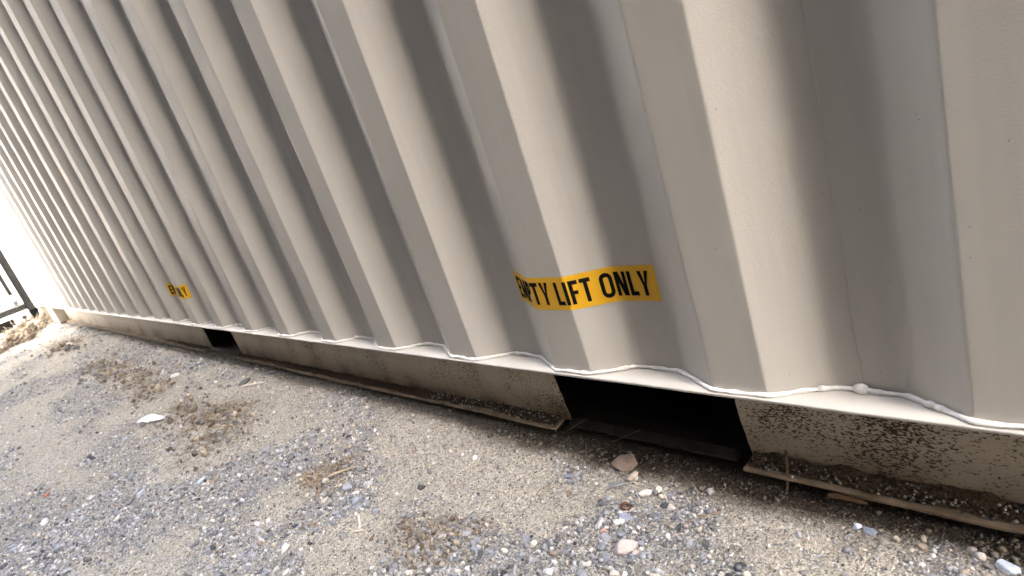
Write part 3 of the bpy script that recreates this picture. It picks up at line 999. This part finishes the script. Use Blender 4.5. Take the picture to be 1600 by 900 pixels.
special_stone(-0.100, -0.042, 0.0155, (0.20, 0.22, 0.27), 'flat slate blue stone on the pale sand near the pocket', 13, 0.6)
special_stone(-0.117, -0.276, 0.0125, (0.74, 0.72, 0.68), 'round white pebble among dark gravel at the bottom', 14, 0.85, 1.0)
special_stone(-0.054, -0.258, 0.0150, (0.055, 0.058, 0.064), 'black cube shaped stone at the bottom of the picture', 15, 0.9, 1.0)
special_stone(-0.135, -0.245, 0.0155, (0.22, 0.25, 0.29), 'blue-grey stone above the round white pebble', 16, 0.8, 1.15)
special_stone(-0.115, -0.250, 0.0150, (0.085, 0.088, 0.095), 'dark stone to the right of the round white pebble', 17, 0.7, 1.3)
special_stone(-0.491, -0.406, 0.022, (0.56, 0.56, 0.55), 'pale grey stone at the lower left gravel patch', 18, 0.6, 1.4)
special_stone(-0.520, -0.248, 0.026, (0.33, 0.35, 0.385), 'large blue-grey stone beside the broken sticks', 19, 0.7, 1.2)
special_stone(-0.452, -0.264, 0.027, (0.27, 0.295, 0.33), 'large slate stone below the broken sticks', 20, 0.75, 1.1)
special_stone(-0.385, -0.268, 0.020, (0.29, 0.305, 0.335), 'blue-grey stone above the pale wood splinter', 21, 0.7, 1.1)
special_stone(-0.395, -0.335, 0.021, (0.22, 0.22, 0.21), 'dark grey stone below the pale wood splinter', 22, 0.8, 1.1)
special_stone(-1.216, -0.440, 0.021, (0.17, 0.175, 0.19), 'dark grey stone on bare dirt left of centre', 23, 0.7)
special_stone(-1.320, -0.375, 0.024, (0.09, 0.075, 0.06), 'dark brown stone below the white paint flake', 24, 0.6, 1.3)
special_stone(-1.010, -0.390, 0.022, (0.42, 0.47, 0.53), 'pale blue stone on the left foreground', 25, 0.5, 1.4)
special_stone(-1.140, -0.500, 0.026, (0.46, 0.50, 0.55), 'pale blue stone in the left foreground gravel', 26, 0.5, 1.3)
special_stone(-1.500, -0.655, 0.019, (0.42, 0.17, 0.11), 'small red brick chip at the far left', 27, 0.6)
special_stone(-0.935, -0.245, 0.026, (0.23, 0.235, 0.25), 'dark stone left of the broken sticks', 28, 0.6)
special_stone(-4.545, -0.21, 0.050, (0.76, 0.75, 0.72), 'white stone chip near the far end of the rail', 29, 0.35, 1.6)
special_stone(-4.25, -0.19, 0.060, (0.74, 0.73, 0.70), 'white stone chip on the brown dirt clump at far end', 30, 0.3, 1.9)
special_stone(-2.10, -0.13, 0.034, (0.72, 0.71, 0.68), 'white stone chip beside the brown dirt clumps', 31, 0.5, 1.3)
special_stone(-1.52, -0.063, 0.040, (0.11, 0.105, 0.10), 'dark stone beside the pale stick by the rail', 32, 0.5, 1.3)

# rusty ring
def ring(x, y, r, t):
    bm = bmesh.new()
    n, m = 20, 8
    rr = random.Random(4)
    vs = []
    for i in range(n):
        a = 2 * math.pi * i / n
        for j in range(m):
            b = 2 * math.pi * j / m
            q = t * (1 + rr.uniform(-.08, .08))
            vs.append(bm.verts.new(((r + q * math.cos(b)) * math.cos(a), (r + q * math.cos(b)) * math.sin(a) * .86, q * 1.1 * math.sin(b))))
    for i in range(n):
        for j in range(m):
            bm.faces.new((vs[i * m + j], vs[((i + 1) % n) * m + j], vs[((i + 1) % n) * m + (j + 1) % m], vs[i * m + (j + 1) % m]))
    me = bpy.data.meshes.new('ring'); bm.to_mesh(me); bm.free()
    me.polygons.foreach_set('use_smooth', [True] * len(me.polygons))
    me.materials.append(noisy_mat('rust', (0.035, 0.016, 0.009), (0.12, 0.052, 0.026), 260, 0.9, 0.001, 0.8, 0.2))
    o = bpy.data.objects.new('metal_ring', me)
    o.location = (x, y, float(ground_z(x, y)) + 0.0045); o.rotation_euler = (0.35, 0.25, 0.6)
    COL.objects.link(o)
    tag(o, 'small rusty metal ring lying on the gravel below the near pocket', 'ring')
ring(0.040, -0.074, 0.0062, 0.0023)

# sticks, splinters and flakes
M_WOOD_P = noisy_mat('pale_dry_wood', (0.50, 0.44, 0.34), (0.66, 0.60, 0.49), 40, 0.85, 0.001, 0.6, 0.2, (6, 1, 6))
M_WOOD_B = noisy_mat('brown_dry_wood', (0.14, 0.10, 0.065), (0.32, 0.24, 0.16), 50, 0.9, 0.0015, 0.8, 0.15, (4, 1, 4))
M_STRAW = noisy_mat('dry_straw', (0.24, 0.195, 0.13), (0.40, 0.34, 0.245), 30, 0.9, 0.0008, 0.4, 0.2)
M_TWIG = noisy_mat('dirty_twig', (0.06, 0.042, 0.028), (0.16, 0.115, 0.075), 60, 0.9, 0.001, 0.6, 0.1)
def stick(name, p0, p1, r, mat, label, cat='stick', seed=0, flat=1.0, segs=8, bend=0.06):
    rr = random.Random(seed)
    a, b = Vector(p0), Vector(p1)
    d = b - a; L_ = d.length
    s = d.cross(Vector((0, 0, 1)))
    s = s.normalized() if s.length > 1e-6 else Vector((1, 0, 0))
    u = s.cross(d).normalized()
    V, F = [], []
    k = 6
    bx, by = rr.uniform(-bend, bend) * L_, rr.uniform(-bend, bend) * L_ * .3
    for i in range(segs + 1):
        t = i / segs
        c = a + d * t + s * (bx * math.sin(math.pi * t) + rr.uniform(-.1, .1) * r) + u * (by * math.sin(math.pi * t))
        q = r * (1.0 - 0.35 * t) * (0.55 if i in (0, segs) else 1) * rr.uniform(.85, 1.15)
        for j in range(k):
            th = 2 * math.pi * j / k
            V.append(c + s * (q * math.cos(th)) + u * (q * flat * math.sin(th)))
    for i in range(segs):
        for j in range(k):
            F.append((i * k + j, i * k + (j + 1) % k, (i + 1) * k + (j + 1) % k, (i + 1) * k + j))
    F.append(tuple(range(k - 1, -1, -1))); F.append(tuple(segs * k + j for j in range(k)))
    me = bpy.data.meshes.new(name)
    c0 = (a + b) / 2
    me.from_pydata([tuple(Vector(v) - c0) for v in V], [], F)
    me.materials.append(mat)
    o = bpy.data.objects.new(name, me); o.location = c0
    COL.objects.link(o)
    return tag(o, label, cat)
def gp(x, y, dz=0.003): return (x, y, float(ground_z(x, y)) + dz)
stick('stick', gp(-0.64, -0.252, .004), gp(-0.555, -0.292, .012), 0.0042, M_WOOD_B, 'longer brown broken stick lying across the grey gravel patch', seed=1)
stick('stick', gp(-0.655, -0.268, .004), gp(-0.60, -0.283, .007), 0.0050, M_WOOD_B, 'shorter brown broken stick left of the longer one', seed=2)
stick('stick', gp(-0.575, -0.255, .008), gp(-0.535, -0.205, .014), 0.0048, M_STRAW, 'tan bark strip at the top of the gravel patch', seed=3, flat=.5)
stick('wood_splinter', gp(-0.412, -0.288, .004), gp(-0.372, -0.311, .005), 0.0029, M_WOOD_P, 'pale straight wood splinter on the grey gravel', 'splinter', 4, .5)
stick('wood_splinter', gp(-0.385, -0.318, .003), gp(-0.362, -0.310, .006), 0.0026, M_WOOD_P, 'short pale wood splinter below the straight one', 'splinter', 5, .5)
stick('wood_splinter', gp(-0.515, -0.360, .003), gp(-0.480, -0.338, .007), 0.0027, M_WOOD_B, 'reddish brown wood splinter left of the pale splinters', 'splinter', 6, .6)
stick('stick', gp(0.152, -0.060, .003), gp(0.176, -0.030, .004), 0.0022, M_WOOD_B, 'thin grey-brown stick on gravel below the pocket corner', seed=7, flat=.5)
stick('stick', (0.2385, 0.066, 0.030), (0.246, 0.030, -0.012), 0.0026, M_TWIG, 'short brown twig leaning on the rail flange', seed=8, flat=.6)
stick('stick', gp(-1.49, -0.085, .006), gp(-1.42, -0.035, .008), 0.0042, M_WOOD_P, 'pale stick lying on the dirt by the far rail', seed=9, flat=.6)
stick('twig', gp(-0.315, -0.142, .003), gp(-0.262, -0.158, .004), 0.0007, M_WOOD_B, 'hair thin dark twig on the pale sand', 'twig', 10, bend=.12)
stick('wood_splinter', (-0.052, 0.036, 0.002), (-0.004, 0.064, 0.018), 0.0018, M_TWIG, 'brown splinter poking out of the near fork pocket', 'splinter', 11, .5)
stick('wood_splinter', (-0.166, 0.036, -0.004), (-0.128, 0.070, 0.014), 0.0007, M_TWIG, 'thin straw at the left corner of the near fork pocket', 'straw', 12)
stick('rust_chip', (0.300, 0.0325, -0.004), (0.345, 0.034, -0.005), 0.0052, noisy_mat('rust_brown', (0.07, 0.038, 0.02), (0.13, 0.072, 0.038), 60, 0.9), 'rust brown strip hanging below the flange edge at right', 'rust strip', 13, .8)

def flake(x, y, L_, W_, rz, label, mat, seed):
    rr = random.Random(seed)
    n, m = 14, 5
    V, F = [], []
    for side in (0, 1):
        for i in range(n + 1):
            t = i / n
            w = W_ * (0.45 + 0.55 * math.sin(math.pi * min(1, t * 1.15 + .08))) * (0.72 if 0.52 < t < 0.6 else 1) * rr.uniform(.93, 1.07) / 2
            for j in range(m):
                v = j / (m - 1) * 2 - 1
                z = 0.010 * math.sin(math.pi * t) * (1 - .5 * v * v) + (0.004 if t > .56 else 0) - side * 0.0022
                V.append(((t - .5) * L_, v * w + 0.006 * math.sin(t * 7), z))
    k = (n + 1) * m
    for i in range(n):
        for j in range(m - 1):
            a = i * m + j
            F.append((a, a + m, a + m + 1, a + 1)); F.append((k + a, k + a + 1, k + a + m + 1, k + a + m))
    rim = [i * m for i in range(n + 1)], [i * m + m - 1 for i in range(n + 1)]
    for i in range(n):
        a, b = rim[0][i], rim[0][i + 1]; F.append((a, k + a, k + b, b))
        a, b = rim[1][i], rim[1][i + 1]; F.append((a, b, k + b, k + a))
    for i in (0, n):
        for j in range(m - 1):
            a = i * m + j; F.append((a, a + 1, k + a + 1, k + a) if i == 0 else (a, k + a, k + a + 1, a + 1))
    me = bpy.data.meshes.new('paint_flake'); me.from_pydata(V, [], F); me.materials.append(mat)
    o = bpy.data.objects.new('paint_flake', me)
    o.location = gp(x, y, 0.006); o.rotation_euler = (0.12, 0.05, rz)
    COL.objects.link(o)
    tag(o, label, 'flake')
flake(-1.645, -0.330, 0.135, 0.040, 0.42, 'white curled flake of paint lying on the dirt at left', M_WHITE, 3)

# ---- crumbly brown clods and fibres (uncountable litter)
def clods(pts, n, smin, smax, spread, cols, zlift=0.3):
    Vs, Fs, Cs, nb = [], [], [], 0
    P = np.array(pts)[RNG.integers(0, len(pts), n)]
    x = P[:, 0] + RNG.normal(size=n) * spread * (1 + 0.7 * np.maximum(0, -P[:, 0] - 1)); y = P[:, 1] + RNG.normal(size=n) * spread
    s = smin * (1 - RNG.random(n) * (1 - (smin / smax) ** 1.6)) ** (-1 / 1.6)
    s = s * (1 + 0.3 * np.maximum(0, -x - 1))
    sc_ = np.stack([RNG.uniform(.8, 1.3, n), RNG.uniform(.7, 1.1, n), RNG.uniform(.5, .9, n)], -1) * (s / 2)[:, None]
    v = ICO_V[None] * RNG.uniform(.65, 1.3, (n, 12, 1)) * sc_[:, None, :]
    v = np.einsum('nij,nkj->nki', rotmats(n), v)
    v += np.stack([x, y, ground_z(x, y) + s * zlift * RNG.uniform(0, 1.2, n)], -1)[:, None, :]
    c = np.array(cols)[RNG.integers(0, len(cols), n)] * RNG.uniform(.75, 1.25, (n, 1))
    return v.reshape(-1, 3), (ICO_F[None] + 12 * np.arange(n)[:, None, None]).reshape(-1, 3), np.repeat(c, 12, 0)

def fibres(pts, n, spread, lmin, lmax, r, cols):
    P = np.array(pts)[RNG.integers(0, len(pts), n)]
    x = P[:, 0] + RNG.normal(size=n) * spread * (1 + 0.7 * np.maximum(0, -P[:, 0] - 1)); y = P[:, 1] + RNG.normal(size=n) * spread
    k = 1 + 0.35 * np.maximum(0, -x - 1)
    L_ = RNG.uniform(lmin, lmax, n) * k
    th = RNG.uniform(0, 2 * math.pi, n); el = np.abs(RNG.normal(size=n)) * 0.35
    d = np.stack([np.cos(th) * np.cos(el), np.sin(th) * np.cos(el), np.sin(el)], -1)
    side = np.stack([-np.sin(th), np.cos(th), 0 * th], -1)
    up = np.cross(d, side) * -1
    base = np.stack([x, y, ground_z(x, y) + RNG.uniform(0, .012, n) * k], -1)
    V = np.empty((n, 9, 3))
    for i, t in enumerate((0, .5, 1)):
        c = base + d * (L_ * t)[:, None] + up * (L_ * .12 * math.sin(math.pi * t))[:, None]
        for j in range(3):
            a = 2 * math.pi * j / 3
            V[:, i * 3 + j] = c + (side * math.cos(a) + up * math.sin(a)) * (r * k * (1 - .4 * t))[:, None]
    f = []
    for i in range(2):
        for j in range(3):
            a, b = i * 3 + j, i * 3 + (j + 1) % 3
            f += [(a, b, b + 3), (a, b + 3, a + 3)]
    F = (np.array(f)[None] + 9 * np.arange(n)[:, None, None]).reshape(-1, 3)
    c = np.array(cols)[RNG.integers(0, len(cols), n)] * RNG.uniform(.75, 1.25, (n, 1))
    return V.reshape(-1, 3), F, np.repeat(c, 9, 0)

def join(parts):
    Vs, Fs, Cs, nb = [], [], [], 0
    for v, f, c in parts:
        Vs.append(v); Fs.append(f + nb); Cs.append(c); nb += len(v)
    return np.concatenate(Vs), np.concatenate(Fs), np.concatenate(Cs)
BROWN = [(0.12, 0.092, 0.066), (0.19, 0.15, 0.108), (0.27, 0.225, 0.165), (0.36, 0.31, 0.24), (0.26, 0.255, 0.245), (0.16, 0.155, 0.15)]
STRAWC = [(0.34, 0.285, 0.20), (0.42, 0.365, 0.27), (0.24, 0.19, 0.13), (0.15, 0.115, 0.08)]
farm = [p for p in MULCH if p[0] < -1]; nearm = MULCH[9:13]; grassm = MULCH[13:16]
V, F, C = join([clods(farm, 1000, .006, .024, .05, BROWN), fibres(farm, 650, .045, .015, .05, .0009, STRAWC)])
tag(fast_mesh('dirt_clumps', V, F, M_STONE, C), 'brown crumbly clumps of soil and fibres on the dirt left of centre', 'soil', kind='stuff')
V, F, C = join([clods(nearm, 700, .004, .013, .026, BROWN), clods(grassm, 260, .004, .012, .022, BROWN + STRAWC), fibres(grassm, 160, .028, .012, .045, .0006, STRAWC), fibres(nearm, 60, .03, .008, .03, .0005, STRAWC)])
tag(fast_mesh('dirt_clumps', V, F, M_STONE, C), 'brown crumbly soil and dry grass beside the near gravel patch', 'soil', kind='stuff')

# heap of straw and dirt at the far end
HEAP = [(-6.9, -0.10), (-6.7, -0.22), (-6.4, -0.30), (-6.1, -0.38), (-5.9, -0.46), (-6.6, -0.12), (-6.3, -0.2), (-6.0, -0.28)]
PALE = [(0.30, 0.255, 0.19), (0.38, 0.335, 0.26), (0.22, 0.175, 0.125), (0.13, 0.10, 0.07)]
V, F, C = join([clods(HEAP, 1300, .007, .026, .028, PALE, 0.9), fibres(HEAP, 700, .03, .02, .05, .0010, PALE)])
tag(fast_mesh('straw_heap', V, F, M_STONE, C), 'low pale heap of straw and crumbly dirt at the far container corner', 'straw', kind='stuff')

# grains lying on the flange soil
xs = RNG.uniform(-0.6, 0.62, 900); ys = YW - RNG.uniform(.002, .028, 900)
k = ~((np.abs(xs) < 0.19))
xs, ys = xs[k], ys[k]; n = len(xs); s = RNG.uniform(.0016, .0042, n)
v = ICO_V[None] * RNG.uniform(.7, 1.25, (n, 12, 1)) * (s / 2)[:, None, None]
v += np.stack([xs, ys, 0.0068 + 0.009 * (1 - (YW - ys) / .031) ** 1.3], -1)[:, None, :]
c = STONE_COLS[RNG.choice(len(STONE_COLS), n, p=P_SAND / P_SAND.sum())] * RNG.uniform(.15, .8, (n, 1))
tag(fast_mesh('soil_grains', v.reshape(-1, 3), (ICO_F[None] + 12 * np.arange(n)[:, None, None]).reshape(-1, 3), M_STONE, np.repeat(c, 12, 0)),
    'pale grains of grit on the dark soil along the rail foot', 'grit', kind='stuff')
